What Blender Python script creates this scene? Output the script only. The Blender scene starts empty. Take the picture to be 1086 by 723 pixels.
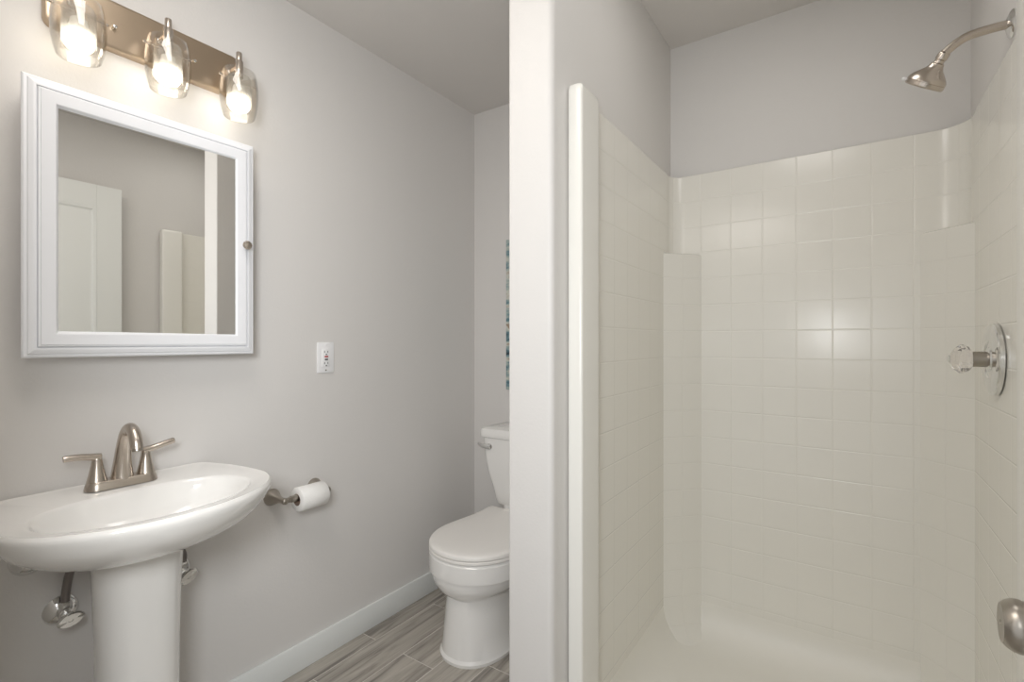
import bpy, bmesh, math, random
from mathutils import Vector, Matrix
random.seed(7)
PI = math.pi
S = bpy.context.scene
COL = S.collection

# ------------------------------------------------------------------ camera, light, exposure
cam_d = bpy.data.cameras.new('camera')
cam_d.sensor_width = 36.0
cam_d.lens = 36.0 * 522.6 / 1086.0
cam_d.clip_start = 0.02
cam_d.shift_y = 0.001
cam = bpy.data.objects.new('camera', cam_d)
COL.objects.link(cam)
cam.location = (0, 0, 1.19)
cam.rotation_euler = (PI / 2, 0, math.radians(34.338))
S.camera = cam

S.view_settings.view_transform = 'Standard'
S.view_settings.look = 'None'
S.view_settings.gamma = 1.0
S.view_settings.use_curve_mapping = False
S.view_settings.exposure = 0.42

W = bpy.data.worlds.new('world'); S.world = W; W.use_nodes = True
W.node_tree.nodes['Background'].inputs['Color'].default_value = (0.97, 0.985, 1.0, 1)
W.node_tree.nodes['Background'].inputs['Strength'].default_value = 0.6


def area(name, loc, direction, sx, sy, power, color):
    d = bpy.data.lights.new(name, 'AREA'); d.shape = 'RECTANGLE'
    d.size = sx; d.size_y = sy; d.energy = power; d.color = color
    o = bpy.data.objects.new(name, d); COL.objects.link(o)
    o.location = loc
    o.rotation_euler = Vector(direction).to_track_quat('-Z', 'Y').to_euler()
    return o


area('camera_flash', (-0.10, -0.25, 1.45), (-1, 0.22, -0.16), 0.36, 0.36, 14.5, (0.965, 0.985, 1.0))  # stand-in for the camera flash, unseen, aimed to brighten the left wall
area('ceiling_fill', (-0.80, 0.32, 2.385), (0, 0, -1), 0.9, 0.4, 6.0, (1.0, 0.955, 0.90))  # unseen soft area light, added overhead to fill the room evenly
area('shower_fill', (-0.15, 1.35, 2.39), (0, 0, -1), 0.3, 0.3, 1.2, (1.0, 0.975, 0.94))  # no lamp known here; added overhead to even out the stall's brightness
BULB = 6.0
S.cycles.sample_clamp_indirect = 4.0
S.cycles.blur_glossy = 0.5
S.cycles.transparent_max_bounces = 32
S.cycles.max_bounces = 16
S.cycles.diffuse_bounces = 8

# ------------------------------------------------------------------ materials
def mat(name):
    m = bpy.data.materials.new(name); m.use_nodes = True
    nt = m.node_tree; b = nt.nodes['Principled BSDF']
    return m, nt, b


def simple(name, col, rough=0.4, metal=0.0, coat=0.0, spec=0.5):
    m, nt, b = mat(name)
    b.inputs['Base Color'].default_value = (*col, 1)
    b.inputs['Roughness'].default_value = rough
    b.inputs['Metallic'].default_value = metal
    b.inputs['Coat Weight'].default_value = coat
    b.inputs['Coat Roughness'].default_value = 0.05
    b.inputs['Specular IOR Level'].default_value = spec
    # a faint procedural unevenness in gloss
    tc = nt.nodes.new('ShaderNodeTexCoord'); n = nt.nodes.new('ShaderNodeTexNoise')
    n.inputs['Scale'].default_value = 30
    mr = nt.nodes.new('ShaderNodeMapRange')
    mr.inputs['To Min'].default_value = rough * 0.95; mr.inputs['To Max'].default_value = rough * 1.05
    nt.links.new(tc.outputs['Object'], n.inputs['Vector'])
    nt.links.new(n.outputs['Fac'], mr.inputs['Value'])
    nt.links.new(mr.outputs['Result'], b.inputs['Roughness'])
    return m


def paint(name, col, rough=0.55, scale=130, dist=0.0011, strength=0.35):
    m, nt, b = mat(name)
    b.inputs['Base Color'].default_value = (*col, 1)
    b.inputs['Roughness'].default_value = rough
    tc = nt.nodes.new('ShaderNodeTexCoord'); n = nt.nodes.new('ShaderNodeTexNoise')
    n.inputs['Scale'].default_value = scale; n.inputs['Detail'].default_value = 3
    bp = nt.nodes.new('ShaderNodeBump'); bp.inputs['Strength'].default_value = strength
    bp.inputs['Distance'].default_value = dist
    nt.links.new(tc.outputs['Object'], n.inputs['Vector'])
    nt.links.new(n.outputs['Fac'], bp.inputs['Height'])
    nt.links.new(bp.outputs['Normal'], b.inputs['Normal'])
    return m


def brushed(name, col, rough=0.27):
    m, nt, b = mat(name)
    b.inputs['Base Color'].default_value = (*col, 1)
    b.inputs['Metallic'].default_value = 1.0
    b.inputs['Roughness'].default_value = rough
    tc = nt.nodes.new('ShaderNodeTexCoord'); mp = nt.nodes.new('ShaderNodeMapping')
    mp.inputs['Scale'].default_value = (40, 40, 900)
    n = nt.nodes.new('ShaderNodeTexNoise'); n.inputs['Scale'].default_value = 1.0
    bp = nt.nodes.new('ShaderNodeBump'); bp.inputs['Strength'].default_value = 0.12
    bp.inputs['Distance'].default_value = 0.0004
    nt.links.new(tc.outputs['Object'], mp.inputs['Vector'])
    nt.links.new(mp.outputs['Vector'], n.inputs['Vector'])
    nt.links.new(n.outputs['Fac'], bp.inputs['Height'])
    nt.links.new(bp.outputs['Normal'], b.inputs['Normal'])
    return m


def thin_glass(name, tint, edge, ribs=0.0):
    """thin clear glass: mostly transparent, reflecting more at grazing angles"""
    m, nt, b = mat(name)
    nt.nodes.remove(b)
    out = nt.nodes['Material Output']
    tr = nt.nodes.new('ShaderNodeBsdfTransparent'); tr.inputs['Color'].default_value = (*tint, 1)
    gl = nt.nodes.new('ShaderNodeBsdfGlossy'); gl.inputs['Roughness'].default_value = 0.04
    gl.inputs['Color'].default_value = (1, 1, 1, 1)
    df = nt.nodes.new('ShaderNodeBsdfTranslucent'); df.inputs['Color'].default_value = (0.95, 0.95, 0.93, 1)
    lw = nt.nodes.new('ShaderNodeLayerWeight'); lw.inputs['Blend'].default_value = 0.5
    mx = nt.nodes.new('ShaderNodeMixShader')
    # a longer way through the glass near the silhouette: slightly deeper tint there
    tm = nt.nodes.new('ShaderNodeMix'); tm.data_type = 'RGBA'
    tm.inputs[6].default_value = (*tint, 1); tm.inputs[7].default_value = (*[c * edge for c in tint], 1)
    p2 = nt.nodes.new('ShaderNodeMath'); p2.operation = 'POWER'; p2.inputs[1].default_value = 3.0
    nt.links.new(lw.outputs['Facing'], p2.inputs[0]); nt.links.new(p2.outputs[0], tm.inputs[0])
    nt.links.new(tm.outputs[2], tr.inputs['Color'])
    pw = nt.nodes.new('ShaderNodeMath'); pw.operation = 'POWER'; pw.inputs[1].default_value = 2.2
    ml = nt.nodes.new('ShaderNodeMath'); ml.operation = 'MULTIPLY_ADD'; ml.inputs[1].default_value = 0.65; ml.inputs[2].default_value = 0.04
    nt.links.new(lw.outputs['Facing'], pw.inputs[0]); nt.links.new(pw.outputs[0], ml.inputs[0])
    nt.links.new(ml.outputs[0], mx.inputs['Fac'])
    nt.links.new(tr.outputs['BSDF'], mx.inputs[1]); nt.links.new(gl.outputs['BSDF'], mx.inputs[2])
    last = mx
    if ribs:
        tc = nt.nodes.new('ShaderNodeTexCoord'); w = nt.nodes.new('ShaderNodeTexWave')
        w.wave_type = 'BANDS'; w.bands_direction = 'Z'
        w.inputs['Scale'].default_value = 95
        bp = nt.nodes.new('ShaderNodeBump'); bp.inputs['Strength'].default_value = 0.6
        bp.inputs['Distance'].default_value = 0.002
        nt.links.new(tc.outputs['Object'], w.inputs['Vector'])
        nt.links.new(w.outputs['Fac'], bp.inputs['Height'])
        nt.links.new(bp.outputs['Normal'], gl.inputs['Normal'])
        nt.links.new(bp.outputs['Normal'], lw.inputs['Normal'])
        m2 = nt.nodes.new('ShaderNodeMixShader'); m2.inputs['Fac'].default_value = ribs
        nt.links.new(mx.outputs['Shader'], m2.inputs[1]); nt.links.new(df.outputs['BSDF'], m2.inputs[2])
        last = m2
    nt.links.new(last.outputs['Shader'], out.inputs['Surface'])
    return m


def emit(name, col, strength):
    m, nt, b = mat(name)
    b.inputs['Base Color'].default_value = (0.9, 0.9, 0.88, 1)
    b.inputs['Emission Color'].default_value = (*col, 1)
    b.inputs['Emission Strength'].default_value = strength
    return m


def acrylic_tile(name, col):
    """moulded shower wall: shallow square tile pattern read from the UV map (metres)"""
    m, nt, b = mat(name)
    b.inputs['Base Color'].default_value = (*col, 1)
    b.inputs['Roughness'].default_value = 0.22
    uv = nt.nodes.new('ShaderNodeUVMap'); uv.uv_map = 'UVMap'
    br = nt.nodes.new('ShaderNodeTexBrick')
    br.offset = 0.0; br.squash = 1.0
    br.inputs['Scale'].default_value = 1.0
    br.inputs['Mortar Size'].default_value = 0.0032
    br.inputs['Mortar Smooth'].default_value = 0.9
    br.inputs['Bias'].default_value = 0.0
    br.inputs['Brick Width'].default_value = 0.110
    br.inputs['Row Height'].default_value = 0.1045
    ns = nt.nodes.new('ShaderNodeTexNoise'); ns.inputs['Scale'].default_value = 9.0
    b1 = nt.nodes.new('ShaderNodeBump'); b1.inputs['Strength'].default_value = 0.36
    b1.inputs['Distance'].default_value = 0.0022; b1.invert = True
    b2 = nt.nodes.new('ShaderNodeBump'); b2.inputs['Strength'].default_value = 0.2
    b2.inputs['Distance'].default_value = 0.002
    nt.links.new(uv.outputs['UV'], br.inputs['Vector'])
    nt.links.new(br.outputs['Fac'], b1.inputs['Height'])
    nt.links.new(uv.outputs['UV'], ns.inputs['Vector'])
    nt.links.new(ns.outputs['Fac'], b2.inputs['Height'])
    nt.links.new(b2.outputs['Normal'], b1.inputs['Normal'])
    nt.links.new(b1.outputs['Normal'], b.inputs['Normal'])
    return m


def plank(name, c1, c2, c3):
    m, nt, b = mat(name)
    b.inputs['Roughness'].default_value = 0.38
    tc = nt.nodes.new('ShaderNodeTexCoord'); mp = nt.nodes.new('ShaderNodeMapping')
    mp.inputs['Scale'].default_value = (42, 2.6, 1)
    n = nt.nodes.new('ShaderNodeTexNoise'); n.inputs['Scale'].default_value = 1.0
    n.inputs['Detail'].default_value = 6; n.inputs['Roughness'].default_value = 0.6
    n.inputs['Distortion'].default_value = 0.5
    vc = nt.nodes.new('ShaderNodeVertexColor'); vc.layer_name = 'plank_tone'
    add = nt.nodes.new('ShaderNodeMath'); add.operation = 'MULTIPLY_ADD'
    rp = nt.nodes.new('ShaderNodeValToRGB')
    e = rp.color_ramp.elements
    e[0].position = 0.30; e[0].color = (*c1, 1)
    e[1].position = 0.66; e[1].color = (*c3, 1)
    k = rp.color_ramp.elements.new(0.47); k.color = (*c2, 1)
    nt.links.new(tc.outputs['Object'], mp.inputs['Vector'])
    sep = nt.nodes.new('ShaderNodeVectorMath'); sep.operation = 'ADD'
    nt.links.new(mp.outputs['Vector'], sep.inputs[0])
    sc = nt.nodes.new('ShaderNodeVectorMath'); sc.operation = 'SCALE'; sc.inputs['Scale'].default_value = 40
    nt.links.new(vc.outputs['Color'], sc.inputs[0])
    nt.links.new(sc.outputs['Vector'], sep.inputs[1])
    nt.links.new(sep.outputs['Vector'], n.inputs['Vector'])
    sr = nt.nodes.new('ShaderNodeSeparateColor')
    nt.links.new(vc.outputs['Color'], sr.inputs['Color'])
    add.inputs[1].default_value = 0.14
    nt.links.new(sr.outputs['Red'], add.inputs[0]); nt.links.new(n.outputs['Fac'], add.inputs[2])
    sub = nt.nodes.new('ShaderNodeMath'); sub.operation = 'SUBTRACT'; sub.inputs[1].default_value = 0.07
    nt.links.new(add.outputs['Value'], sub.inputs[0])
    nt.links.new(sub.outputs['Value'], rp.inputs['Fac'])
    nt.links.new(rp.outputs['Color'], b.inputs['Base Color'])
    return m


def canvas_print(name):
    m, nt, b = mat(name)
    b.inputs['Roughness'].default_value = 0.7
    tc = nt.nodes.new('ShaderNodeTexCoord'); mp = nt.nodes.new('ShaderNodeMapping')
    mp.inputs['Scale'].default_value = (7, 7, 15)
    n = nt.nodes.new('ShaderNodeTexNoise'); n.inputs['Scale'].default_value = 1.6; n.inputs['Detail'].default_value = 5
    rp = nt.nodes.new('ShaderNodeValToRGB'); rp.color_ramp.interpolation = 'LINEAR'
    e = rp.color_ramp.elements
    e[0].position = 0.34; e[0].color = (0.03, 0.05, 0.07, 1)
    e[1].position = 0.70; e[1].color = (0.55, 0.60, 0.55, 1)
    for p, c in ((0.43, (0.14, 0.25, 0.29)), (0.50, (0.36, 0.44, 0.43)), (0.58, (0.62, 0.62, 0.56)), (0.64, (0.25, 0.16, 0.10))):
        k = e.new(p); k.color = (*c, 1)
    nt.links.new(tc.outputs['Object'], mp.inputs['Vector'])
    nt.links.new(mp.outputs['Vector'], n.inputs['Vector'])
    nt.links.new(n.outputs['Fac'], rp.inputs['Fac'])
    nt.links.new(rp.outputs['Color'], b.inputs['Base Color'])
    return m


M_WALL = paint('wall_paint', (0.68, 0.663, 0.645))
M_CEIL = paint('ceiling_paint', (0.66, 0.635, 0.61), rough=0.7)
M_TRIM = simple('white_trim_paint', (0.76, 0.78, 0.77), 0.35)
M_CAB = simple('white_lacquer', (0.80, 0.81, 0.84), 0.34)
M_DOOR = simple('white_door_paint', (0.78, 0.79, 0.77), 0.4)
M_PORC = simple('white_porcelain', (0.82, 0.81, 0.79), 0.10, coat=0.6)
M_SEAT = simple('white_seat_plastic', (0.82, 0.80, 0.77), 0.34)
M_TILE = acrylic_tile('cream_acrylic_tile', (0.80, 0.782, 0.728))
M_ACRY = simple('cream_acrylic', (0.81, 0.798, 0.755), 0.22)
M_PAN = simple('cream_acrylic_pan', (0.80, 0.782, 0.728), 0.38)
M_NICK = brushed('brushed_nickel', (0.56, 0.50, 0.44))
M_NICKD = brushed('dark_brushed_nickel', (0.42, 0.385, 0.34), 0.32)
M_PLATE = brushed('warm_nickel_plate', (0.50, 0.40, 0.30), 0.30)
M_CHROME = simple('chrome', (0.80, 0.80, 0.79), 0.07, metal=1.0)
M_GREYTUBE = simple('grey_braid', (0.24, 0.22, 0.21), 0.35, metal=0.8)
M_MIRROR = simple('mirror_silver', (0.90, 0.90, 0.88), 0.0, metal=1.0)
M_GLASS = thin_glass('clear_shade_glass', (0.96, 0.95, 0.93), 0.74)
M_RIB = thin_glass('ribbed_inner_glass', (0.92, 0.91, 0.89), 0.72, ribs=0.22)
M_BULB = emit('lit_bulb_dome', (1.0, 0.93, 0.82), BULB)
M_BULBN = simple('white_bulb_collar', (0.66, 0.64, 0.61), 0.4)
M_PAPER = paint('toilet_tissue', (0.86, 0.85, 0.83), 0.9, 220, 0.002, 0.5)
M_CARD = simple('brown_cardboard', (0.30, 0.22, 0.17), 0.9)
M_PLAST = simple('white_outlet_plastic', (0.84, 0.84, 0.85), 0.35)
M_BLACK = simple('black_plastic', (0.02, 0.02, 0.02), 0.4)
M_RED = simple('red_plastic', (0.45, 0.05, 0.05), 0.4)
M_CANVAS = canvas_print('abstract_canvas_print')
M_GROUT = paint('pale_grout', (0.66, 0.63, 0.59), 0.8, 300)
M_PLANK = plank('grey_wood_plank_tile', (0.20, 0.183, 0.162), (0.37, 0.34, 0.30), (0.50, 0.465, 0.415))
m, nt, b = mat('clear_crystal')
b.inputs['Base Color'].default_value = (0.97, 0.94, 0.92, 1)
b.inputs['Roughness'].default_value = 0.06
b.inputs['Transmission Weight'].default_value = 0.9
b.inputs['IOR'].default_value = 1.45
M_CRYST = m

# ------------------------------------------------------------------ helpers
def obj(name, bm, m, parent=None, smooth=35.0):
    """link bm as ONE mesh object; vertices are given in world space (things' empties keep a plain location)"""
    bmesh.ops.remove_doubles(bm, verts=bm.verts, dist=1e-6)
    bmesh.ops.recalc_face_normals(bm, faces=bm.faces)
    me = bpy.data.meshes.new(name)
    bm.to_mesh(me); bm.free()
    if smooth:
        for p in me.polygons: p.use_smooth = True
        me.set_sharp_from_angle(angle=math.radians(smooth))
    me.materials.append(m)
    o = bpy.data.objects.new(name, me); COL.objects.link(o)
    # bring the origin to the middle of the mesh
    xs = [v.co for v in me.vertices]
    lo = Vector((min(c.x for c in xs), min(c.y for c in xs), min(c.z for c in xs)))
    hi = Vector((max(c.x for c in xs), max(c.y for c in xs), max(c.z for c in xs)))
    c = (lo + hi) / 2
    me.transform(Matrix.Translation(-c))
    o.location = c
    if parent is not None:
        o.parent = parent
        o.location = c - world_loc(parent)
    return o


def world_loc(o):
    p = Vector(o.location)
    while o.parent is not None:
        o = o.parent; p += Vector(o.location)
    return p


def thing(name, label, cat, loc=(0, 0, 0), group=None):
    o = bpy.data.objects.new(name, None); o.empty_display_size = 0.05
    COL.objects.link(o); o.location = loc
    o['label'] = label; o['category'] = cat
    if group: o['group'] = group
    return o


def tag(o, label, cat, group=None):
    o['label'] = label; o['category'] = cat
    if group: o['group'] = group
    return o


def copy_tree(src, delta):
    """a thing with copies of its parts and sub-parts"""
    r = src.copy(); COL.objects.link(r); r.location = Vector(src.location) + Vector(delta)
    def rec(a, b):
        for ch in [c for c in a.children]:
            k = ch.copy(); COL.objects.link(k); k.parent = b
            rec(ch, k)
    rec(src, r)
    return r


def add_box(bm, x0, x1, y0, y1, z0, z1, bevel=0.0, seg=2):
    r = bmesh.ops.create_cube(bm, size=1.0)
    vs = r['verts']
    for v in vs:
        v.co = Vector(((x0 + x1) / 2 + v.co.x * (x1 - x0), (y0 + y1) / 2 + v.co.y * (y1 - y0), (z0 + z1) / 2 + v.co.z * (z1 - z0)))
    if bevel:
        es = list({e for v in vs for e in v.link_edges})
        bmesh.ops.bevel(bm, geom=es, offset=bevel, segments=seg, profile=0.5, affect='EDGES')


def box(*a, **k):
    bm = bmesh.new(); add_box(bm, *a, **k); return bm


def frame_from(axis):
    w = Vector(axis).normalized()
    t = Vector((0, 0, 1)) if abs(w.z) < 0.9 else Vector((1, 0, 0))
    u = t.cross(w).normalized(); v = w.cross(u)
    return u, v, w


def add_lathe(bm, origin, axis, prof, n=48, su=1.0, sv=1.0, spin=0.0, cap0=True, cap1=True):
    """prof: list of (r, h) along axis"""
    u, v, w = frame_from(axis); o = Vector(origin); rings = []
    for r, h in prof:
        ring = []
        if r < 1e-7:
            ring = [bm.verts.new(o + w * h)]
        else:
            for i in range(n):
                a = 2 * PI * i / n
                p = u * math.cos(a) * r * su + v * math.sin(a) * r * sv
                if spin:
                    p = Matrix.Rotation(spin, 3, w) @ p
                ring.append(bm.verts.new(o + p + w * h))
        rings.append(ring)
    skin(bm, rings, cap0, cap1)


def skin(bm, rings, cap0=True, cap1=True):
    for a, b in zip(rings, rings[1:]):
        if len(a) == 1 and len(b) == 1: continue
        if len(a) == 1:
            for i in range(len(b)): bm.faces.new((a[0], b[i], b[(i + 1) % len(b)]))
        elif len(b) == 1:
            for i in range(len(a)): bm.faces.new((a[i], b[0], a[(i + 1) % len(a)]))
        else:
            for i in range(len(a)):
                j = (i + 1) % len(a)
                bm.faces.new((a[i], b[i], b[j], a[j]))
    if cap0 and len(rings[0]) > 2: bm.faces.new(rings[0])
    if cap1 and len(rings[-1]) > 2: bm.faces.new(list(reversed(rings[-1])))


def lathe(*a, **k):
    bm = bmesh.new(); add_lathe(bm, *a, **k); return bm


def loft(sections, cap0=True, cap1=True):
    """sections: lists of equal length of (x,y,z)"""
    bm = bmesh.new()
    rings = [[bm.verts.new(Vector(p)) for p in s] for s in sections]
    skin(bm, rings, cap0, cap1)
    return bm


def smooth_path(pts, sub=6):
    """Catmull-Rom through (x,y,z,r...) tuples"""
    n = len(pts); out = []
    for i in range(n - 1):
        p0 = pts[max(i - 1, 0)]; p1 = pts[i]; p2 = pts[i + 1]; p3 = pts[min(i + 2, n - 1)]
        for k in range(sub):
            t = k / sub
            out.append(tuple(0.5 * ((2 * b_) + (-a + c) * t + (2 * a - 5 * b_ + 4 * c - d) * t * t + (-a + 3 * b_ - 3 * c + d) * t ** 3)
                             for a, b_, c, d in zip(p0, p1, p2, p3)))
    out.append(pts[-1]); return out


def add_tube(bm, pts, n=20, sub=6, flat=1.0, side=None):
    """pts: (x,y,z,r); a swept round section; flat squeezes it along 'side'"""
    P = smooth_path(pts, sub) if sub > 1 else pts
    C = [Vector(p[:3]) for p in P]
    rings = []; pu = None
    for i, c in enumerate(C):
        d = (C[min(i + 1, len(C) - 1)] - C[max(i - 1, 0)]).normalized()
        if pu is None:
            u, v, _ = frame_from(d)
            if side is not None:
                u = (Vector(side) - d * Vector(side).dot(d)).normalized()
        else:
            u = (pu - d * pu.dot(d)).normalized()
        v = d.cross(u); pu = u
        r = P[i][3]
        rings.append([bm.verts.new(c + u * math.cos(2 * PI * k / n) * r * flat + v * math.sin(2 * PI * k / n) * r) for k in range(n)])
    skin(bm, rings)


def tube(*a, **k):
    bm = bmesh.new(); add_tube(bm, *a, **k); return bm


def struct(name, bm, m, parent=None, smooth=30):
    o = obj(name, bm, m, parent, smooth)
    if parent is None: o['kind'] = 'structure'
    return o


# ------------------------------------------------------------------ setting
XL, XR, YB, ZC = -1.65, 0.312, 2.06, 2.403
PX0, PX1, PY = -0.742, -0.610, 1.07

bm = box(XL - 0.1, XL, -0.15, YB + 0.1, -0.1, ZC + 0.1); struct('wall_left', bm, M_WALL)
bm = box(XL, XR, YB, YB + 0.1, -0.1, ZC + 0.1); struct('wall_back', bm, M_WALL)
bm = box(XR, XR + 0.1, -0.15, YB + 0.1, -0.1, ZC + 0.1); struct('wall_right', bm, M_WALL)
bm = box(XL, XR, -0.05, YB, ZC, ZC + 0.1); struct('ceiling', bm, M_CEIL)
# front wall with the doorway the photographer stands in
bm = bmesh.new()
add_box(bm, XL, -0.74, -0.05, 0.08, 0, ZC)
add_box(bm, 0.24, XR, -0.05, 0.08, 0, ZC)
add_box(bm, -0.74, 0.24, -0.05, 0.08, 2.06, ZC)
struct('wall_front', bm, M_WALL)
# partition between toilet and shower, bullnose corners on its free end
R_ = 0.016
ol = [(PX1, YB)]
ol += [(PX1 - R_ + R_ * math.cos(t), PY + R_ - R_ * math.sin(t)) for t in [PI / 2 * k / 6 for k in range(7)]]
R2 = 0.006
ol += [(PX0 + R2 - R2 * math.sin(t), PY + R2 - R2 * math.cos(t)) for t in [PI / 2 * k / 5 for k in range(6)]]
ol += [(PX0, YB)]
struct('wall_partition', loft([[(x, y, 0) for x, y in ol], [(x, y, ZC) for x, y in ol]]), M_WALL)

# floor: grout bed with wood-look plank tiles laid into it (one mesh)
bm = box(XL - 0.1, XR + 0.1, -0.9, YB + 0.1, -0.1, -0.0012)
struct('floor', bm, M_GROUT)
bm = bmesh.new()
lay = bm.loops.layers.color.new('plank_tone')
x_edges = [-1.715 + 0.1545 * k for k in range(15)]
starts = [1.32, 1.65, 1.32, 1.03, 1.45, 1.2, 1.6, 1.35, 1.05, 1.5, 1.25, 1.62, 1.4, 1.1, 1.3]
g = 0.0022
for k, x0 in enumerate(x_edges):
    xa, xb = max(x0, XL) + g, min(x0 + 0.1545, XR) - g
    if xb - xa < 0.01: continue
    y = starts[k] - 0.61 * 5
    while y < YB:
        ya, yb = max(y, -0.85) + g, min(y + 0.61, YB) - g
        if yb - ya > 0.01:
            vs = [bm.verts.new((px, py, 0.0)) for px, py in ((xa, ya), (xb, ya), (xb, yb), (xa, yb))]
            lo = [bm.verts.new((px, py, -0.0012)) for px, py in ((xa, ya), (xb, ya), (xb, yb), (xa, yb))]
            fs = [bm.faces.new(vs)] + [bm.faces.new((lo[i], lo[(i + 1) % 4], vs[(i + 1) % 4], vs[i])) for i in range(4)]
            tone = (random.random(), random.random(), random.random(), 1)
            for f in fs:
                for l in f.loops: l[lay] = tone
        y += 0.61
struct('floor_planks', bm, M_PLANK, smooth=0)

# baseboards
def board(name, x0, x1, y0, y1):
    struct(name, box(x0, x1, y0, y1, 0.0, 0.098, bevel=0.003), M_TRIM)
board('baseboard_left', XL, XL + 0.013, 0.08, YB)
board('baseboard_back', XL + 0.013, PX0 - 0.013, YB - 0.013, YB)
board('baseboard_partition', PX0 - 0.013, PX0, PY + 0.01, YB)
board('baseboard_right', XR - 0.013, XR, 0.08, 1.17)

# ------------------------------------------------------------------ shower surround
def arc(cx, cy, r, a0, a1, n=8):
    return [(cx + r * math.cos(a0 + (a1 - a0) * k / n), cy + r * math.sin(a0 + (a1 - a0) * k / n)) for k in range(n + 1)]

SX0, SX1, SY = PX1 + 0.012, XR - 0.010, YB - 0.014      # visible faces of the surround
ZT = 1.860
surround = thing('shower_surround', 'cream moulded shower stall with shallow square tile pattern, filling the alcove', 'shower stall', (-0.15, 1.6, 0))


def sheet(name, path, z0, z1, u_of, m, parent, outward):
    """a moulded panel 6 mm thick along path (room side first); UV u from u_of, v = height"""
    bm = bmesh.new(); uvl = bm.loops.layers.uv.new('UVMap')
    d = 0.0; ds = [0.0]
    for a, b_ in zip(path, path[1:]):
        d += math.dist(a, b_); ds.append(d)
    us = u_of(ds, path)
    back = []
    for i, p in enumerate(path):
        t = (Vector(path[min(i + 1, len(path) - 1)]) - Vector(path[max(i - 1, 0)])).normalized()
        q = Vector(p) + Vector((-t.y, t.x)) * 0.006 * outward
        back.append((q.x, q.y))
    zs = [z0, (z0 + z1) / 2, z1 - 0.004, z1 - 0.001, z1]
    ins = [0, 0, 0, 0.15, 0.5]
    cols = []
    for i in range(len(path)):
        f, k = Vector(path[i]), Vector(back[i])
        front = [((*(f.lerp(k, e)), z), z) for z, e in zip(zs, ins)]
        rear = [((*k, z1), z1), ((*k, z0), z0)]
        cols.append([(bm.verts.new(c), z) for c, z in front + rear])
    n = len(cols[0])
    for i in range(len(path) - 1):
        for k in range(n):
            k2 = (k + 1) % n
            q = [(cols[i][k], us[i]), (cols[i + 1][k], us[i + 1]), (cols[i + 1][k2], us[i + 1]), (cols[i][k2], us[i])]
            f = bm.faces.new([c[0][0] for c in q])
            for l, c in zip(f.loops, q): l[uvl].uv = (c[1], c[0][1] - ZT + 0.1045 * 40)
    bm.faces.new([c[0] for c in cols[0]]); bm.faces.new([c[0] for c in cols[-1]])
    return obj(name, bm, m, parent)


RL, RR = 0.05, 0.075
left_path = [(SX0, 1.25), (SX0, 1.6), (SX0, SY - RL)]
back_path = arc(SX0 + RL, SY - RL, RL, PI, PI / 2) + [(-0.3, SY), (0.0, SY)] + arc(SX1 - RR, SY - RR, RR, PI / 2, 0)
right_path = [(SX1, SY - RR), (SX1, 1.7), (SX1, 1.31)]
# tile joints fall at y = 1.435 + .11k on the side walls and x = -0.046 + .11k on the back wall
lp = sheet('side_panel', left_path, 0.10, ZT, lambda ds, p: [4.4 + (y - 1.435) for x, y in p], M_TILE, surround, 1)
bp_ = sheet('back_panel', back_path, 0.10, ZT, lambda ds, p: [4.4 + (-0.3 + 0.046) + (d_ - ds[9]) for d_ in ds], M_TILE, surround, 1)
rp_ = sheet('side_panel', right_path, 0.10, ZT, lambda ds, p: [4.4 + (y - 1.435) for x, y in p], M_TILE, surround, 1)


def rounded_poly(poly, r, n=5):
    out = []
    k = len(poly)
    for i in range(k):
        p0, p1, p2 = Vector(poly[i - 1]), Vector(poly[i]), Vector(poly[(i + 1) % k])
        a = (p0 - p1).normalized(); b_ = (p2 - p1).normalized()
        rr = min(r, (p0 - p1).length * 0.45, (p2 - p1).length * 0.45)
        for j in range(n + 1):
            t = j / n
            q = (p1 + a * rr) * (1 - t) ** 2 + p1 * 2 * t * (1 - t) + (p1 + b_ * rr) * t * t
            out.append((q.x, q.y))
    return out


def flange(xw, xs, y0, y1, sgn):
    """front jamb of the stall; xw the wall face, xs the inner face"""
    poly = [(xw, y0), (xs, y0), (xs, y1), (xw, y1)]
    secs = []
    for z, ins in ((0.02, 0), (1.845, 0), (1.856, 0.002), (1.862, 0.006), (1.864, 0.012)):
        pp = [(xw, y0 + ins), (xs + sgn * ins, y0 + ins), (xs + sgn * ins, y1), (xw, y1)]
        secs.append([(x, y, z) for x, y in rounded_poly(pp, 0.009)])
    return obj('front_jamb', loft(secs), M_ACRY, surround)



flange(PX1 + 0.002, -0.566, 1.147, 1.255, -1)
flange(XR - 0.002, 0.262, 1.205, 1.312, 1)


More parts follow.
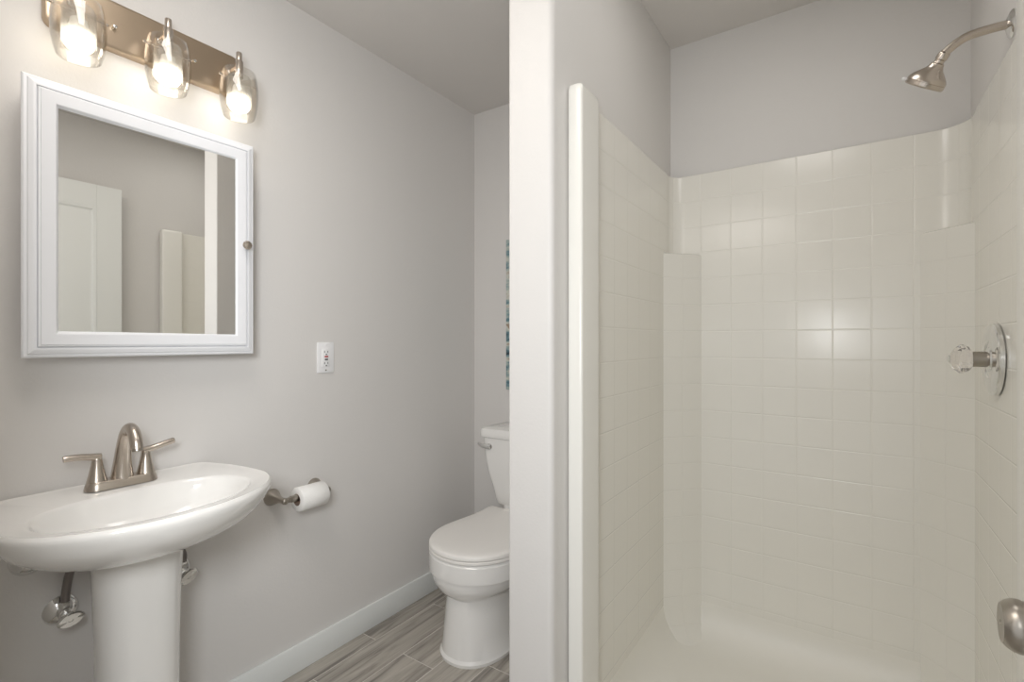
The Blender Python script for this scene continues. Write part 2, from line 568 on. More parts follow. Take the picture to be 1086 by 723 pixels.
def column(A, B, C, din):
    """chamfered corner column: A on the side wall, B on the back wall, C the corner itself"""
    bm = bmesh.new(); uvl = bm.loops.layers.uv.new('UVMap')
    A, B, C = Vector(A), Vector(B), Vector(C); din = Vector(din).normalized()
    prof = [(0.025, 0.085), (0.040, 0.058), (0.065, 0.030), (0.095, 0.012), (0.135, 0.0), (0.5, 0), (1.0, 0), (1.530, 0), (1.537, -0.003), (1.540, -0.010)]
    base = []
    e = 0.012
    d = (B - A).normalized()
    nA = (C - A).normalized(); nB = (C - B).normalized()
    base = [C, A, A + d * e, A + d * ((B - A).length / 2), B - d * e, B]
    rings = []
    for z, off in prof:
        ring = []
        for i, p in enumerate(base):
            q = p if i == 0 else p + din * off
            ring.append(bm.verts.new((q.x, q.y, z)))
        rings.append(ring)
    L = [0, 0, e, 0.06, 0.13, 0.14]
    for k in range(len(rings) - 1):
        for i in range(6):
            j = (i + 1) % 6
            f = bm.faces.new((rings[k][i], rings[k][j], rings[k + 1][j], rings[k + 1][i]))
            for l, (ii, kk) in zip(f.loops, ((i, k), (j, k), (j, k + 1), (i, k + 1))):
                l[uvl].uv = (4.4 + 0.05 + L[ii], prof[kk][0] - ZT + 0.1045 * 40)
    for ring in (rings[0], rings[-1]):
        f = bm.faces.new(ring)
        for l in f.loops: l[uvl].uv = (0.05, 0.05)
    return obj('corner_column', bm, M_TILE, surround)


column((SX0, 1.925), (-0.484, SY), (SX0, SY), (1, -1))
column((0.190, SY), (SX1, 1.935), (SX1, SY), (-1, -1))

# pan: low threshold, coved floor
secs = []
def rrect(x0, x1, y0, y1, r, z, n=6):
    pts = []
    for cx, cy, a in ((x1 - r, y1 - r, 0), (x0 + r, y1 - r, PI / 2), (x0 + r, y0 + r, PI), (x1 - r, y0 + r, 1.5 * PI)):
        for k in range(n + 1):
            t = a + PI / 2 * k / n
            pts.append((cx + r * math.cos(t), cy + r * math.sin(t), z))
    return pts
X0, X1, Y0, Y1 = PX1 + 0.003, XR - 0.003, PY + 0.075, YB - 0.003
secs.append(rrect(X0, X1, Y0, Y1, 0.01, 0.0))
secs.append(rrect(X0, X1, Y0, Y1, 0.01, 0.14))
secs.append(rrect(X0 + 0.004, X1 - 0.004, Y0 + 0.006, Y1 - 0.004, 0.02, 0.150))
for k in range(0, 13):
    t = PI / 2 * k / 12
    off = 0.13 * (1 - math.cos(t)); z = 0.165 - 0.143 * math.sin(t)
    secs.append(rrect(SX0 - 0.0003 + off, SX1 + 0.0003 - off, Y0 + 0.05 + off, SY + 0.0003 - off, 0.05 + off * 0.6, z))
secs.append(rrect(-0.25, -0.05, 1.5, 1.7, 0.08, 0.016))
pan = loft(secs)
obj('shower_pan', pan, M_PAN, surround, 40)

# ------------------------------------------------------------------ medicine cabinet
CY0, CY1, CZ0, CZ1 = 0.298, 0.831, 1.153, 1.811
MIR = math.radians(-0.62)
cab = thing('medicine_cabinet', 'white framed medicine cabinet with a mirror door hanging above the sink', 'cabinet', (XL, 0.565, CZ0))


def rect_ring(ins, x):
    return [(x, CY0 + ins, CZ0 + ins), (x, CY1 - ins, CZ0 + ins), (x, CY1 - ins, CZ1 - ins), (x, CY0 + ins, CZ1 - ins)]


def moulding(name, prof, m, parent, cap0=False, cap1=False):
    bm = bmesh.new()
    rings = [[bm.verts.new(p) for p in rect_ring(i, x)] for i, x in prof]
    skin(bm, rings, cap0, cap1)
    return obj(name, bm, m, parent, 20)


moulding('cabinet_frame', [(0.017, XL), (0.017, -1.572), (0.0, -1.572), (0.0, -1.566), (0.003, -1.5625), (0.0085, -1.5615), (0.010, -1.5585), (0.0165, -1.5555),
                           (0.020, -1.5545), (0.0235, -1.5545), (0.0242, -1.560), (0.027, -1.560)], M_CAB, cab, cap0=True)
cdoor = moulding('cabinet_door', [(0.0258, -1.566), (0.0258, -1.5545), (0.0272, -1.553), (0.030, -1.553), (0.031, -1.5505), (0.056, -1.5505), (0.058, -1.552), (0.0605, -1.556), (0.0625, -1.5585), (0.0625, -1.568)], M_CAB, cab)
bm = box(-1.5675, -1.5575, CY0 + 0.0605, CY1 - 0.0605, CZ0 + 0.0605, CZ1 - 0.0605)
bmesh.ops.rotate(bm, verts=bm.verts, cent=(-1.5625, 0.565, 1.48), matrix=Matrix.Rotation(MIR, 3, 'Z'))
mirror = obj('mirror', bm, M_MIRROR, cdoor, 0)
mirror['label'] = 'clear silvered mirror pane'
knob = obj('knob', lathe((-1.5510, 0.796, 1.489), (1, 0, 0), [(0.006, 0), (0.0055, 0.009), (0.009, 0.012), (0.0135, 0.015), (0.0142, 0.019), (0.0115, 0.024), (0.006, 0.026), (0.0, 0.0265)], n=10), M_NICK, cdoor, 20)
knob['label'] = 'small faceted nickel knob'

# ------------------------------------------------------------------ vanity light
vl = thing('vanity_light', 'three-light brushed nickel vanity bar with clear glass shades above the mirror cabinet', 'wall light', (XL, 0.585, 2.03))
VY0, VY1, VZ0, VZ1 = 0.350, 0.818, 1.974, 2.104
bm = bmesh.new()
secs = []
def plate_outline(ins, x):
    pts = []
    r = 0.022
    for cy, cz, a in ((VY1 - r, VZ1 - r, 0), (VY0 + r, VZ1 - r, PI / 2), (VY0 + r, VZ0 + r, PI), (VY1 - r, VZ0 + r, 1.5 * PI)):
        for k in range(7):
            t = a + PI / 2 * k / 6
            pts.append((x, cy + (r - ins) * math.cos(t), cz + (r - ins) * math.sin(t)))
    return pts
secs = [plate_outline(0, XL), plate_outline(0, XL + 0.020), plate_outline(0.002, XL + 0.024), plate_outline(0.006, XL + 0.026), plate_outline(0.010, XL + 0.026)]
obj('backplate', loft(secs), M_PLATE, vl, 30)
SHX = -1.572
for yy in (0.402, 0.596, 0.790):
    zt = 2.030                                           # top rim of the outer glass
    sock = obj('socket', lathe((SHX, yy, zt - 0.045), (0, 0, 1), [(0.0, 0.030), (0.0115, 0.030), (0.0118, 0.034), (0.0118, 0.080), (0.0105, 0.082), (0.0085, 0.083), (0.0085, 0.106), (0.0075, 0.108), (0.0, 0.108)], n=32), M_NICK, vl)
    arm = obj('arm', tube([(XL + 0.024, yy, zt + 0.018, 0.0075), (XL + 0.035, yy, zt + 0.018, 0.0075), (SHX - 0.014, yy, zt + 0.018, 0.0075), (SHX - 0.004, yy, zt + 0.018, 0.0075)], n=16, sub=4), M_NICK, vl)
    obj('rose', lathe((XL + 0.0255, yy, zt + 0.018), (1, 0, 0), [(0.0125, 0), (0.0125, 0.004), (0.010, 0.007), (0.008, 0.008)], n=28), M_NICK, arm)
    # outer barrel glass: a thin double wall, open at the bottom and top
    prof_o = [(0.0435, -0.138), (0.0490, -0.119), (0.0530, -0.094), (0.0545, -0.068), (0.0535, -0.042), (0.051, -0.020), (0.0470, 0.0)]
    prof_i = [(r - 0.0022, h) for r, h in reversed(prof_o)]
    rim = [(0.0459, 0.0011)]
    bm = bmesh.new()
    add_lathe(bm, (SHX, yy, zt), (0, 0, 1), prof_o + rim + prof_i + [(0.0424, -0.1391)] + prof_o[:1], n=56, cap0=False, cap1=False)
    sh = obj('glass_shade', bm, M_GLASS, vl, 60)
    sh['label'] = 'clear barrel-shaped glass shade'
    # ribbed inner cylinder with a domed top
    pr = [(0.0338, -0.112), (0.0340, -0.06), (0.0336, -0.022), (0.0300, -0.013), (0.0255, -0.010)]
    obj('inner_glass', lathe((SHX, yy, zt), (0, 0, 1), pr, n=48, cap0=False, cap1=False), M_RIB, sh, 60)
    # glass-retaining screws
    for sg in (-1, 1):
        bm = bmesh.new()
        add_lathe(bm, (SHX, yy + sg * 0.012, zt - 0.027), (0, sg, 0), [(0.0014, 0), (0.0014, 0.040)], n=10)
        add_lathe(bm, (SHX, yy + sg * 0.052, zt - 0.027), (0, sg, 0), [(0.0022, 0), (0.0036, 0.001), (0.0038, 0.006), (0.002, 0.008)], n=14)
        obj('thumb_screw', bm, M_NICK, sh)
    # bulb: white collar and a lit dome facing down
    bulb = obj('light_bulb', lathe((SHX, yy, zt - 0.058), (0, 0, -1), [(0.0, -0.046), (0.0042, -0.046), (0.0042, -0.017), (0.0165, -0.015), (0.0180, -0.002), (0.0215, 0.010), (0.0255, 0.018)], n=36, cap1=False), M_BULBN, vl, 60)
    dome = [(0.0255, 0.018), (0.0285, 0.024), (0.0302, 0.032), (0.0304, 0.040), (0.0290, 0.049), (0.024, 0.057), (0.014, 0.062), (0.0, 0.064)]
    dm = obj('bulb_dome', lathe((SHX, yy, zt - 0.058), (0, 0, -1), dome, n=36, cap0=False), M_BULB, bulb, 60)
    dm['label'] = 'glowing white dome'
for yy in (0.488, 0.682):
    sc = obj('screw', lathe((XL + 0.026, yy, 2.030), (1, 0, 0), [(0.0035, 0), (0.0055, 0.002), (0.0055, 0.009), (0.004, 0.012), (0.0, 0.013)], n=20), M_CHROME, vl)
    sc['label'] = 'small bright cap nut on the bar'

# ------------------------------------------------------------------ outlet
outl = thing('wall_outlet', 'white wall outlet with red and black test buttons, right of the mirror cabinet', 'outlet', (XL, 1.15, 1.127))
oy, oz = 1.150, 1.131
plate = obj('wall_plate', box(XL, XL + 0.006, oy - 0.036, oy + 0.036, oz - 0.058, oz + 0.058, bevel=0.003), M_PLAST, outl)
dev = obj('receptacle', box(XL + 0.005, XL + 0.0085, oy - 0.0165, oy + 0.0165, oz - 0.0335, oz + 0.0335, bevel=0.001), M_PLAST, outl)
b1 = obj('test_button', box(XL + 0.008, XL + 0.0105, oy - 0.0075, oy + 0.0075, oz + 0.001, oz + 0.0065, bevel=0.0006), M_RED, dev); b1['label'] = 'dark red test button'
b2 = obj('reset_button', box(XL + 0.008, XL + 0.0105, oy - 0.0065, oy + 0.0065, oz - 0.0095, oz - 0.0045, bevel=0.0006), M_BLACK, dev); b2['label'] = 'black reset button'
for zz in (0.022, -0.021):
    for sy, hh in ((-0.0075, 0.0042), (0.0065, 0.0034)):
        s_ = obj('slot', box(XL + 0.008, XL + 0.0090, oy + sy - 0.0011, oy + sy + 0.0011, oz + zz - hh, oz + zz + hh), M_BLACK, dev, 0)
    s_ = obj('ground_hole', lathe((XL + 0.008, oy, oz + zz - 0.0095 if zz < 0 else oz + zz - 0.0100), (1, 0, 0), [(0.0026, 0), (0.0026, 0.001)], n=14), M_BLACK, dev)
for zz in (0.048, -0.048):
    obj('plate_screw', lathe((XL + 0.006, oy, oz + zz), (1, 0, 0), [(0.0032, 0), (0.003, 0.001), (0.0, 0.0014)], n=16), M_NICKD if zz < 0 else M_PLAST, plate)

# ------------------------------------------------------------------ pedestal sink
SC = 0.490
sink = thing('pedestal_sink', 'white porcelain pedestal sink with an oval basin against the left wall', 'sink', (-1.47, SC, 0))
XT, AF, AW, AB = -1.39, 0.215, 0.275, 0.434
N = 96


def sink_outline():
    """counter-clockwise plan outline: straight along the wall, lens-shaped to the front"""
    pts = []
    wb = AW * math.sqrt(1 - (0.26 / AB) ** 2)
    for k in range(9): pts.append((XL + 0.001, SC + wb - 2 * wb * k / 8))      # along the wall, +y to -y
    t0 = math.asin(0.26 / AB)
    for k in range(1, 9):
        t = t0 * (1 - k / 8); pts.append((XT - AB * math.sin(t), SC - AW * math.cos(t)))
    for k in range(1, 33):
        t = PI * k / 32; pts.append((XT + AF * math.sin(t), SC - AW * math.cos(t)))
    for k in range(1, 8):
        t = t0 * k / 8; pts.append((XT - AB * math.sin(t), SC + AW * math.cos(t)))
    return pts


OUT = sink_outline()


def resample(pts, n, cx, cy):
    """by angle around (cx,cy)"""
    res = []
    for i in range(n):
        a = 2 * PI * i / n
        d = Vector((math.cos(a), math.sin(a))); best = 0
        for p, q in zip(pts, pts[1:] + pts[:1]):
            p = Vector((p[0] - cx, p[1] - cy)); q = Vector((q[0] - cx, q[1] - cy)); e = q - p
            den = d.x * e.y - d.y * e.x
            if abs(den) < 1e-12: continue
            s = (p.x * e.y - p.y * e.x) / den; t = (p.x * d.y - p.y * d.x) / den
            if s > 0 and -1e-9 <= t <= 1 + 1e-9: best = max(best, s)
        res.append((cx + d.x * best, cy + d.y * best))
    return res


CXS = -1.42
OUT = resample(OUT, N, CXS, SC)


def under(s, z, cx=-1.50):
    """outline drawn in towards the pedestal; never past the wall"""
    return [(max(XL + 0.001, cx + (x - cx) * s), SC + (y - SC) * s, z) for x, y in OUT]


def inset(d, z):
    r = []
    for x, y in OUT:
        v = Vector((x - CXS, y - SC)); L = v.length
        q = v * ((L - d) / L); r.append((CXS + q.x, SC + q.y, z))
    return r


def basin(s, z, sh=0.0):
    r = []
    for i in range(N):
        a = 2 * PI * i / N
        bx, by = 0.142, 0.216
        c, s_ = math.cos(a), math.sin(a)
        e = 2.0 if c > 0 else 2.6
        rad = (abs(c / bx) ** e + abs(s_ / by) ** e) ** (-1 / e)
        r.append((-1.368 + sh + rad * c * s, SC + rad * s_ * s, z))
    return r


secs = [under(0.30, 0.672), under(0.40, 0.678), under(0.52, 0.688), under(0.64, 0.701), under(0.75, 0.718), under(0.85, 0.738), under(0.92, 0.757), under(0.965, 0.776),
        under(0.99, 0.793), inset(0.0, 0.803), inset(0.0, 0.810), inset(0.0015, 0.8132), inset(0.005, 0.818), inset(0.02, 0.8148),
        basin(1.03, 0.8125), basin(1.0, 0.8105), basin(0.975, 0.804), basin(0.95, 0.792), basin(0.90, 0.770), basin(0.82, 0.745), basin(0.68, 0.722), basin(0.48, 0.705, -0.01), basin(0.25, 0.697, -0.02), basin(0.09, 0.694, -0.02)]
secs = [[(x, y, z + (0.012 * (y - 0.36) if z > 0.74 else 0.0)) for x, y, z in sec] for sec in secs]
obj('basin', loft(secs), M_PORC, sink, 50)
obj('drain', lathe((-1.388, SC, 0.690), (0, 0, 1), [(0.021, 0), (0.022, 0.005), (0.02, 0.0065), (0.012, 0.0065), (0.011, 0.009), (0.0, 0.010)], n=28), M_NICK, sink)
prof = [(0.118, 0.0), (0.118, 0.02), (0.112, 0.035), (0.094, 0.08), (0.086, 0.16), (0.0835, 0.30), (0.0845, 0.45), (0.088, 0.58), (0.092, 0.66), (0.096, 0.705)]
secs = []
for r, z in prof:
    secs.append([(-1.466 + r * math.copysign(abs(math.cos(a)) ** 0.9, math.cos(a)) * 0.98, SC + r * math.copysign(abs(math.sin(a)) ** 0.82, math.sin(a)), z) for a in [2 * PI * k / 64 for k in range(64)]])
obj('pedestal', loft(secs), M_PORC, sink, 50)

# ------------------------------------------------------------------ faucet (stands on the sink deck)
FX, FZ = -1.572, 0.8172
fau = thing('faucet', 'brushed nickel two-handle faucet with arched spout on the sink deck', 'faucet', (FX, SC, FZ))
def stadium(hl, r, z, n=12):
    pts = [(FX + r * math.sin(t) * -1, SC - hl - r * math.cos(t)) for t in [PI / 2 - PI * k / n for k in range(n + 1)]]
    pts = []
    for k in range(n + 1):
        t = -PI / 2 + PI * k / n
        pts.append((FX + r * math.sin(t), SC + hl + r * math.cos(t), z))
    for k in range(n + 1):
        t = PI / 2 + PI * k / n
        pts.append((FX + r * math.sin(t), SC - hl + r * math.cos(t), z))
    return pts
obj('base', loft([stadium(0.052, 0.027, FZ), stadium(0.052, 0.0255, FZ + 0.008), stadium(0.0515, 0.0225, FZ + 0.019), stadium(0.051, 0.021, FZ + 0.021), stadium(0.05, 0.018, FZ + 0.0215)]), M_NICK, fau)
for sg in (-1, 1):
    hy = SC + sg * 0.0525
    h = obj('handle', lathe((FX, hy, FZ + 0.0205), (0, 0, 1), [(0.0212, 0), (0.0205, 0.003), (0.0165, 0.020), (0.0125, 0.040), (0.0105, 0.054), (0.0100, 0.060), (0.0075, 0.0645), (0.0, 0.0655)], n=36), M_NICK, fau)
    obj('lever', tube([(FX + 0.001, hy - sg * 0.007, FZ + 0.081, 0.0095), (FX + 0.002, hy + sg * 0.012, FZ + 0.0835, 0.0088), (FX + 0.004, hy + sg * 0.036, FZ + 0.090, 0.0082), (FX + 0.004, hy + sg * 0.058, FZ + 0.0955, 0.0082), (FX + 0.004, hy + sg * 0.066, FZ + 0.0965, 0.0076)] if sg > 0 else
                  [(FX + 0.001, hy - sg * 0.007, FZ + 0.081, 0.0095), (FX + 0.002, hy + sg * 0.012, FZ + 0.084, 0.0088), (FX + 0.004, hy + sg * 0.036, FZ + 0.088, 0.0082), (FX + 0.004, hy + sg * 0.058, FZ + 0.0885, 0.0082), (FX + 0.004, hy + sg * 0.066, FZ + 0.088, 0.0076)],
                  n=16, sub=5), M_NICK, h)
sp = [(FX - 0.002, SC, FZ + 0.004, 0.0275), (FX - 0.001, SC, FZ + 0.030, 0.0235), (FX + 0.003, SC, FZ + 0.065, 0.0190), (FX + 0.012, SC, FZ + 0.105, 0.0160), (FX + 0.028, SC, FZ + 0.137, 0.0145), (FX + 0.052, SC, FZ + 0.152, 0.0140),
      (FX + 0.076, SC, FZ + 0.145, 0.0140), (FX + 0.092, SC, FZ + 0.124, 0.0140), (FX + 0.098, SC, FZ + 0.104, 0.0138)]
spt = obj('spout', tube(sp, n=28, sub=6), M_NICK, fau)
obj('aerator', lathe((FX + 0.098, SC, FZ + 0.105), (0.25, 0, -1), [(0.0115, 0), (0.0115, 0.006), (0.009, 0.0065), (0.0, 0.0065)], n=24), M_NICKD, spt)

# ------------------------------------------------------------------ shutoff valves under the sink
def valve(y, z, spin, label, top):
    v = thing('shutoff_valve', label, 'valve', (XL, y, z), 'shutoff valves under the sink')
    obj('escutcheon', lathe((XL, y, z), (1, 0, 0), [(0.036, 0), (0.036, 0.003), (0.031, 0.009), (0.021, 0.015), (0.013, 0.018), (0.012, 0.020)], n=40), M_CHROME, v)
    bm = bmesh.new()
    add_lathe(bm, (XL + 0.016, y, z), (1, 0, 0), [(0.010, 0), (0.010, 0.012), (0.0135, 0.014), (0.0135, 0.026), (0.011, 0.028), (0.011, 0.036), (0.007, 0.038), (0.006, 0.054)], n=24)
    add_lathe(bm, (XL + 0.038, y, z), (0, 0, 1), [(0.009, 0), (0.009, 0.016), (0.0125, 0.017), (0.0125, 0.030), (0.010, 0.032)], n=6)
    obj('valve_body', bm, M_CHROME, v, 25)
    h = lathe((XL + 0.066, y + 0.004, z - 0.004), (1, -0.25, 0.0), [(0.022, 0), (0.026, 0.002), (0.0275, 0.006), (0.026, 0.010), (0.023, 0.012), (0.005, 0.012), (0.004, 0.0105), (0.0, 0.0105)], n=40, su=1.0, sv=0.60, spin=spin)
    obj('valve_handle', h, M_CHROME, v)
    obj('supply_hose', tube([(XL + 0.038, y, z + 0.028, 0.0092), (XL + 0.039, y + 0.001, z + 0.055, 0.0092), (XL + 0.050, y + top[1] * 0.4, z + 0.09, 0.0092), (XL + 0.062, y + top[1] * 0.9, z + 0.125, 0.0092), (XL + top[0], y + top[1], z + 0.152, 0.0092)], n=16, sub=5), M_GREYTUBE, v)
    return v


valve(0.386, 0.512, 0.30, 'chrome shutoff valve with oval handle and grey hose, left of the sink pedestal', (0.052, 0.006))
valve(0.648, 0.515, 0.75, 'chrome shutoff valve half hidden behind the right side of the sink pedestal', (0.085, -0.05))
tag(obj('pipe_cover', lathe((XL, 0.326, 0.660), (1, 0, 0), [(0.036, 0), (0.036, 0.004), (0.031, 0.011), (0.022, 0.018), (0.014, 0.022), (0.0, 0.024)], n=40), M_CHROME),
    'round chrome pipe cover on the wall, peeking out under the left of the basin', 'pipe cover')

# ------------------------------------------------------------------ toilet paper
TZ, TX = 0.653, -1.572
hold = thing('toilet_paper_holder', 'brushed nickel two-post toilet paper holder on the wall right of the sink', 'toilet paper holder', (XL, 1.035, TZ))
for y in (0.940, 1.104):
    bm = bmesh.new()
    add_lathe(bm, (XL, y, TZ), (1, 0, 0), [(0.029, 0), (0.029, 0.003), (0.026, 0.010), (0.020, 0.024), (0.0135, 0.040), (0.010, 0.056), (0.0095, 0.068), (0.0105, 0.074), (0.0115, 0.080), (0.010, 0.087), (0.006, 0.090), (0.0, 0.091)], n=36)
    obj('post', bm, M_NICKD, hold)
bar = obj('bar', lathe((TX, 0.945, TZ), (0, 1, 0), [(0.007, 0), (0.009, 0.004), (0.009, 0.016), (0.0115, 0.018), (0.0115, 0.144), (0.009, 0.146), (0.009, 0.154), (0.007, 0.157)], n=28), M_NICKD, hold)
RZ = TZ - 0.0075
roll = thing('toilet_paper_roll', 'white toilet paper roll hanging on the nickel holder', 'toilet paper', (TX, 1.045, RZ))
bm = bmesh.new()
add_lathe(bm, (TX, 0.985, RZ), (0, 1, 0), [(0.0205, 0.0), (0.039, 0.0), (0.0415, 0.0025), (0.0415, 0.1015), (0.039, 0.104), (0.0205, 0.104), (0.0205, 0.0)], n=56, cap0=False, cap1=False)
obj('tissue', bm, M_PAPER, roll, 50)
bm = bmesh.new()
add_lathe(bm, (TX, 0.9845, RZ), (0, 1, 0), [(0.0195, 0.0), (0.0205, 0.0), (0.0205, 0.105), (0.0195, 0.105), (0.0195, 0.0)], n=40, cap0=False, cap1=False)
cb = obj('cardboard_tube', bm, M_CARD, roll, 50); cb['label'] = 'brown cardboard core'

# ------------------------------------------------------------------ toilet
TCX = -1.220
toi = thing('toilet', 'white porcelain toilet with closed lid in the alcove behind the partition', 'toilet', (TCX, 1.65, 0))
NT = 64


def egg(cy, a, bf, bb, z, ef=2.0, eb=2.0, cx=TCX):
    r = []
    for i in range(NT):
        t = 2 * PI * i / NT
        c, s_ = math.cos(t), math.sin(t)
        b_, e = (bb, eb) if s_ > 0 else (bf, ef)
        rad = (abs(c / a) ** e + abs(s_ / b_) ** e) ** (-1 / e)
        r.append((cx + rad * c, cy + rad * s_, z))
    return r


CB = 1.57
BX = TCX + 0.012
secs = [egg(1.56, 0.136, 0.188, 0.29, 0.0, 2.2, 3, BX), egg(1.56, 0.138, 0.190, 0.29, 0.012, 2.2, 3, BX), egg(1.56, 0.131, 0.182, 0.29, 0.022, 2.2, 3, BX), egg(1.56, 0.126, 0.175, 0.29, 0.09, 2.2, 3, BX), egg(1.56, 0.121, 0.166, 0.29, 0.17, 2.2, 3, BX),
        egg(1.56, 0.119, 0.162, 0.29, 0.228, 2.2, 3, BX), egg(1.56, 0.122, 0.166, 0.29, 0.235, 2.2, 3, BX), egg(1.565, 0.136, 0.182, 0.29, 0.241, 2.2, 3), egg(1.57, 0.158, 0.196, 0.29, 0.253, 2.1, 3), egg(CB, 0.174, 0.206, 0.30, 0.272, 2.1, 3),
        egg(CB, 0.180, 0.210, 0.31, 0.292, 2.1, 3.5), egg(CB, 0.1865, 0.2105, 0.31, 0.309, 2.1, 3.5), egg(CB, 0.1955, 0.2165, 0.31, 0.312, 2.1, 3.5), egg(CB, 0.197, 0.218, 0.31, 0.330, 2.1, 3.5), egg(CB, 0.195, 0.216, 0.31, 0.372, 2.1, 3.5), egg(CB, 0.187, 0.211, 0.31, 0.379, 2.1, 3.5), egg(CB, 0.18, 0.204, 0.305, 0.382, 2.1, 3.5)]
obj('bowl', loft(secs), M_PORC, toi, 32)


def lid_outline(d, z):
    half = [(1.880, 0.180), (1.865, 0.185), (1.835, 0.183), (1.79, 0.179), (1.74, 0.1795), (1.68, 0.187), (1.62, 0.195), (1.57, 0.198)]
    half += [(CB - 0.218 * math.sin(t), 0.198 * math.cos(t) ** 0.95) for t in [PI / 2 * k / 14 for k in range(1, 14)]]
    kx, ky = 1 - d / 0.19, 1 - d / 0.26
    L = [(TCX - w * kx, 1.61 + (y - 1.61) * ky) for y, w in half]
    Rr = [(2 * TCX - x, y) for x, y in reversed(L)]
    return [(x, y, z) for x, y in L] + [(TCX, 1.61 + (CB - 0.218 - 1.61) * ky, z)] + [(x, y, z) for x, y in Rr]


obj('seat', loft([lid_outline(0.003, 0.383), lid_outline(0.0, 0.386), lid_outline(0.0, 0.393), lid_outline(0.003, 0.396)]), M_SEAT, toi, 40)
obj('lid', loft([lid_outline(0.004, 0.3975), lid_outline(0.0, 0.400), lid_outline(0.0, 0.409), lid_outline(0.003, 0.414), lid_outline(0.010, 0.4175), lid_outline(0.03, 0.4195), lid_outline(0.08, 0.4205)]), M_SEAT, toi, 40)
for sx in (-0.075, 0.075):
    obj('hinge', box(TCX + sx - 0.02, TCX + sx + 0.02, 1.838, 1.872, 0.382, 0.422, bevel=0.006, seg=3), M_SEAT, toi)
# tank: narrower at its foot
def tank_sec(w, yf, z, yb=2.045, r=0.03):
    return [(x, y, z) for x, y in rounded_poly([(TCX - w, yf), (TCX + w, yf), (TCX + w, yb), (TCX - w, yb)], r, 6)]
obj('tank_foot', loft([tank_sec(0.12, 1.885, 0.380), tank_sec(0.13, 1.885, 0.430)]), M_PORC, toi, 40)
obj('tank', loft([tank_sec(0.155, 1.892, 0.422), tank_sec(0.166, 1.884, 0.430), tank_sec(0.177, 1.872, 0.50), tank_sec(0.193, 1.852, 0.58), tank_sec(0.206, 1.845, 0.66), tank_sec(0.212, 1.842, 0.742)]), M_PORC, toi, 40)
obj('tank_lid', loft([tank_sec(0.213, 1.840, 0.742), tank_sec(0.221, 1.832, 0.746), tank_sec(0.223, 1.830, 0.752), tank_sec(0.223, 1.830, 0.775), tank_sec(0.219, 1.834, 0.785), tank_sec(0.205, 1.846, 0.790), tank_sec(0.10, 1.90, 0.793)]), M_PORC, toi, 40)
fl = obj('flush_lever', tube([(TCX - 0.155, 1.829, 0.703, 0.0105), (TCX - 0.175, 1.827, 0.704, 0.011), (TCX - 0.203, 1.828, 0.707, 0.0095), (TCX - 0.222, 1.834, 0.710, 0.0075), (TCX - 0.233, 1.840, 0.711, 0.004)], n=16, sub=5, flat=0.45, side=(0, 1, 0)), M_CHROME, toi)
obj('lever_pivot', lathe((TCX - 0.165, 1.846, 0.703), (0, -1, 0), [(0.014, 0), (0.014, 0.006), (0.009, 0.008), (0.009, 0.016)], n=24), M_CHROME, fl)

# ------------------------------------------------------------------ canvas picture on the toilet alcove's back wall
pic = thing('canvas_picture', 'abstract blue-green canvas picture above the toilet, mostly hidden by the partition', 'picture', (-1.235, YB, 1.33))
obj('canvas', box(-1.425, -1.045, YB - 0.028, YB - 0.001, 0.952, 1.704, bevel=0.002), M_CANVAS, pic)

# ------------------------------------------------------------------ shower head
HY = 1.58
shd = thing('showerhead', 'brushed nickel shower head on a bent arm high on the right shower wall', 'shower head', (XR, HY, 1.92))
obj('wall_flange', lathe((XR, HY, 1.92), (-1, 0, 0), [(0.031, 0), (0.031, 0.003), (0.027, 0.007), (0.018, 0.010), (0.0135, 0.012)], n=40), M_CHROME, shd)
obj('shower_arm', tube([(XR - 0.004, HY, 1.920, 0.0098), (0.285, HY, 1.921, 0.0098), (0.258, HY, 1.920, 0.0098), (0.234, HY, 1.917, 0.0098), (0.213, HY, 1.907, 0.0098), (0.191, HY, 1.890, 0.0098)], n=24, sub=5), M_NICK, shd)
ax = Vector((-0.50, 0.40, -0.77)).normalized()
o0 = Vector((0.193, HY, 1.8915))
obj('swivel_nut', lathe(o0, ax, [(0.0118, 0), (0.0126, 0.002), (0.0126, 0.014), (0.0105, 0.016), (0.0105, 0.020), (0.012, 0.024)], n=28), M_NICK, shd)
head = obj('spray_head', lathe(o0 + ax * 0.022, ax, [(0.011, 0), (0.0145, 0.002), (0.0155, 0.007), (0.0195, 0.014), (0.028, 0.022), (0.0365, 0.030), (0.0415, 0.037), (0.0430, 0.042)], n=44), M_NICK, shd)
face = obj('face_ring', lathe(o0 + ax * 0.022, ax, [(0.0422, 0.042), (0.0422, 0.0435), (0.0432, 0.044), (0.0432, 0.052), (0.041, 0.055), (0.031, 0.055), (0.029, 0.053), (0.0, 0.053)], n=44, cap0=False), M_NICK, shd)
pv = Vector((-1, 0, 0)); pv = (pv - ax * pv.dot(ax)).normalized()
tb = tube([tuple(o0 + ax * 0.070 + pv * 0.037) + (0.003,), tuple(o0 + ax * 0.070 + pv * 0.044) + (0.0036,), tuple(o0 + ax * 0.070 + pv * 0.050) + (0.0040,), tuple(o0 + ax * 0.070 + pv * 0.0525) + (0.0025,)], n=14, sub=4)
t_ = obj('spray_tab', tb, M_PLAST, face); t_['label'] = 'small white spray selector tab'

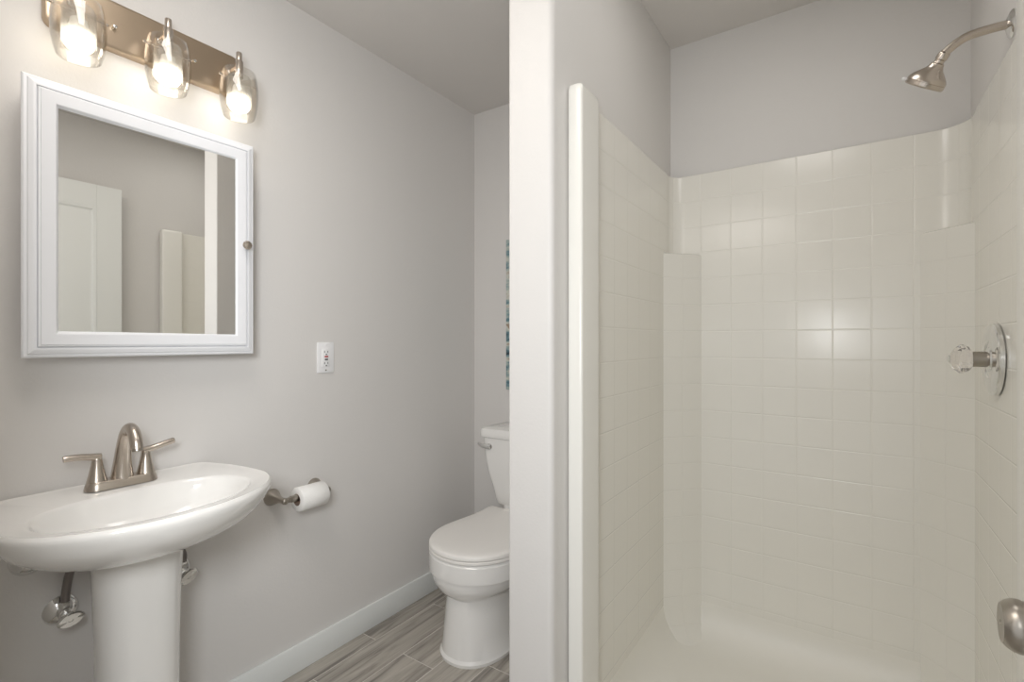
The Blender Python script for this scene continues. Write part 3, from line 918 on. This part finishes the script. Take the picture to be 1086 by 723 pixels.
# ------------------------------------------------------------------ shower valve
KY, KZ = 1.67, 1.147
sv = thing('shower_valve', 'round chrome shower valve with a clear faceted knob on the right shower wall', 'shower valve', (SX1, KY, KZ))
obj('valve_plate', lathe((SX1 - 0.0012, KY, KZ), (-1, 0, 0), [(0.086, 0), (0.089, 0.002), (0.089, 0.010), (0.087, 0.0125), (0.080, 0.0145), (0.055, 0.0165), (0.047, 0.0165), (0.045, 0.014), (0.030, 0.014), (0.028, 0.017), (0.020, 0.020)], n=64), M_CHROME, sv)
for dy, dz in ((-0.0, 0.066), (0.0, -0.066)):
    obj('plate_screw', lathe((SX1 - 0.015, KY + dy, KZ + dz), (-1, 0, 0), [(0.005, 0), (0.0045, 0.0015), (0.0, 0.002)], n=18), M_CHROME, sv)
obj('stem', lathe((SX1 - 0.014, KY, KZ), (-1, 0, 0), [(0.0225, 0), (0.0225, 0.004), (0.0195, 0.006), (0.0195, 0.034), (0.016, 0.036)], n=36), M_NICKD, sv)
kn = obj('crystal_knob', lathe((SX1 - 0.046, KY, KZ), (-1, 0, 0), [(0.0, 0), (0.020, 0.0), (0.031, 0.007), (0.0365, 0.018), (0.0365, 0.024), (0.025, 0.036), (0.013, 0.043), (0.0, 0.043)], n=10, spin=0.2), M_CRYST, sv, 5)
kn['label'] = 'clear faceted crystal knob'
kc = obj('knob_cap', lathe((SX1 - 0.0885, KY, KZ), (-1, 0, 0), [(0.0095, 0), (0.0095, 0.003), (0.007, 0.0045), (0.0, 0.0045)], n=20), M_CHROME, kn)

# ------------------------------------------------------------------ the room's own door, standing open beside the camera
ang = math.radians(2.0)
DW, DT, DH = 0.90, 0.035, 2.034


def dpt(a, d, z):
    """a along the leaf from the hinge, d out of the room-side face (towards the left wall), z up"""
    return Vector((0.198 + a * math.sin(ang) - d * math.cos(ang), 0.10 + a * math.cos(ang) + d * math.sin(ang), z))


bm = bmesh.new()
def leaf_box(a0, a1, d0, d1, z0, z1, bev=0.0):
    vs = bmesh.ops.create_cube(bm, size=1.0)['verts']
    for v in vs:
        v.co = dpt((a0 + a1) / 2 + v.co.x * (a1 - a0), (d0 + d1) / 2 + v.co.y * (d1 - d0), (z0 + z1) / 2 + v.co.z * (z1 - z0))
    if bev:
        bmesh.ops.bevel(bm, geom=list({e for v in vs for e in v.link_edges}), offset=bev, segments=2, affect='EDGES')
st = 0.112
leaf_box(0, st, -DT, 0, 0.012, DH, 0.0015)
leaf_box(DW - st, DW, -DT, 0, 0.012, DH, 0.0015)
rails = [(0.012, 0.22), (0.86, 0.98), (DH - 0.118, DH)]
for z0, z1 in rails: leaf_box(st, DW - st, -DT, 0, z0, z1)
for z0, z1 in ((0.22, 0.86), (0.98, DH - 0.118)):
    # sticking around a recessed flat panel
    prof = [(0.0, 0.0), (0.004, -0.002), (0.012, -0.004), (0.020, -0.0095), (0.024, -0.0105), (0.030, -0.0105)]
    rings = []
    for i, d in prof:
        rings.append([bm.verts.new(dpt(a, d, z)) for a, z in ((st + i, z0 + i), (DW - st - i, z0 + i), (DW - st - i, z1 - i), (st + i, z1 - i))])
    skin(bm, rings, False, True)
    leaf_box(st - 0.002, DW - st + 0.002, -DT + 0.006, -DT + 0.014, z0 - 0.002, z1 + 0.002)
door = struct('door_1', bm, M_DOOR, smooth=20)
ka = 0.915; ka = (0.905 - 0.10) / math.cos(ang)
kp = dpt(ka, 0.0, 0.818)
kax = (dpt(ka, 1, 0.818) - dpt(ka, 0, 0.818)).normalized()
dk = obj('door_knob', lathe(kp, kax, [(0.0125, 0.006), (0.0115, 0.016), (0.014, 0.022), (0.026, 0.028), (0.0315, 0.035), (0.0335, 0.042), (0.0325, 0.049), (0.0285, 0.0560), (0.0245, 0.0595), (0.0225, 0.0592), (0.004, 0.0596), (0.0035, 0.0588), (0.0, 0.0588)], n=48), M_NICKD, door)
dk['label'] = 'round brushed nickel door knob'
obj('knob_rose', lathe(kp, kax, [(0.033, 0), (0.033, 0.003), (0.029, 0.006), (0.014, 0.0075)], n=40), M_NICKD, dk)
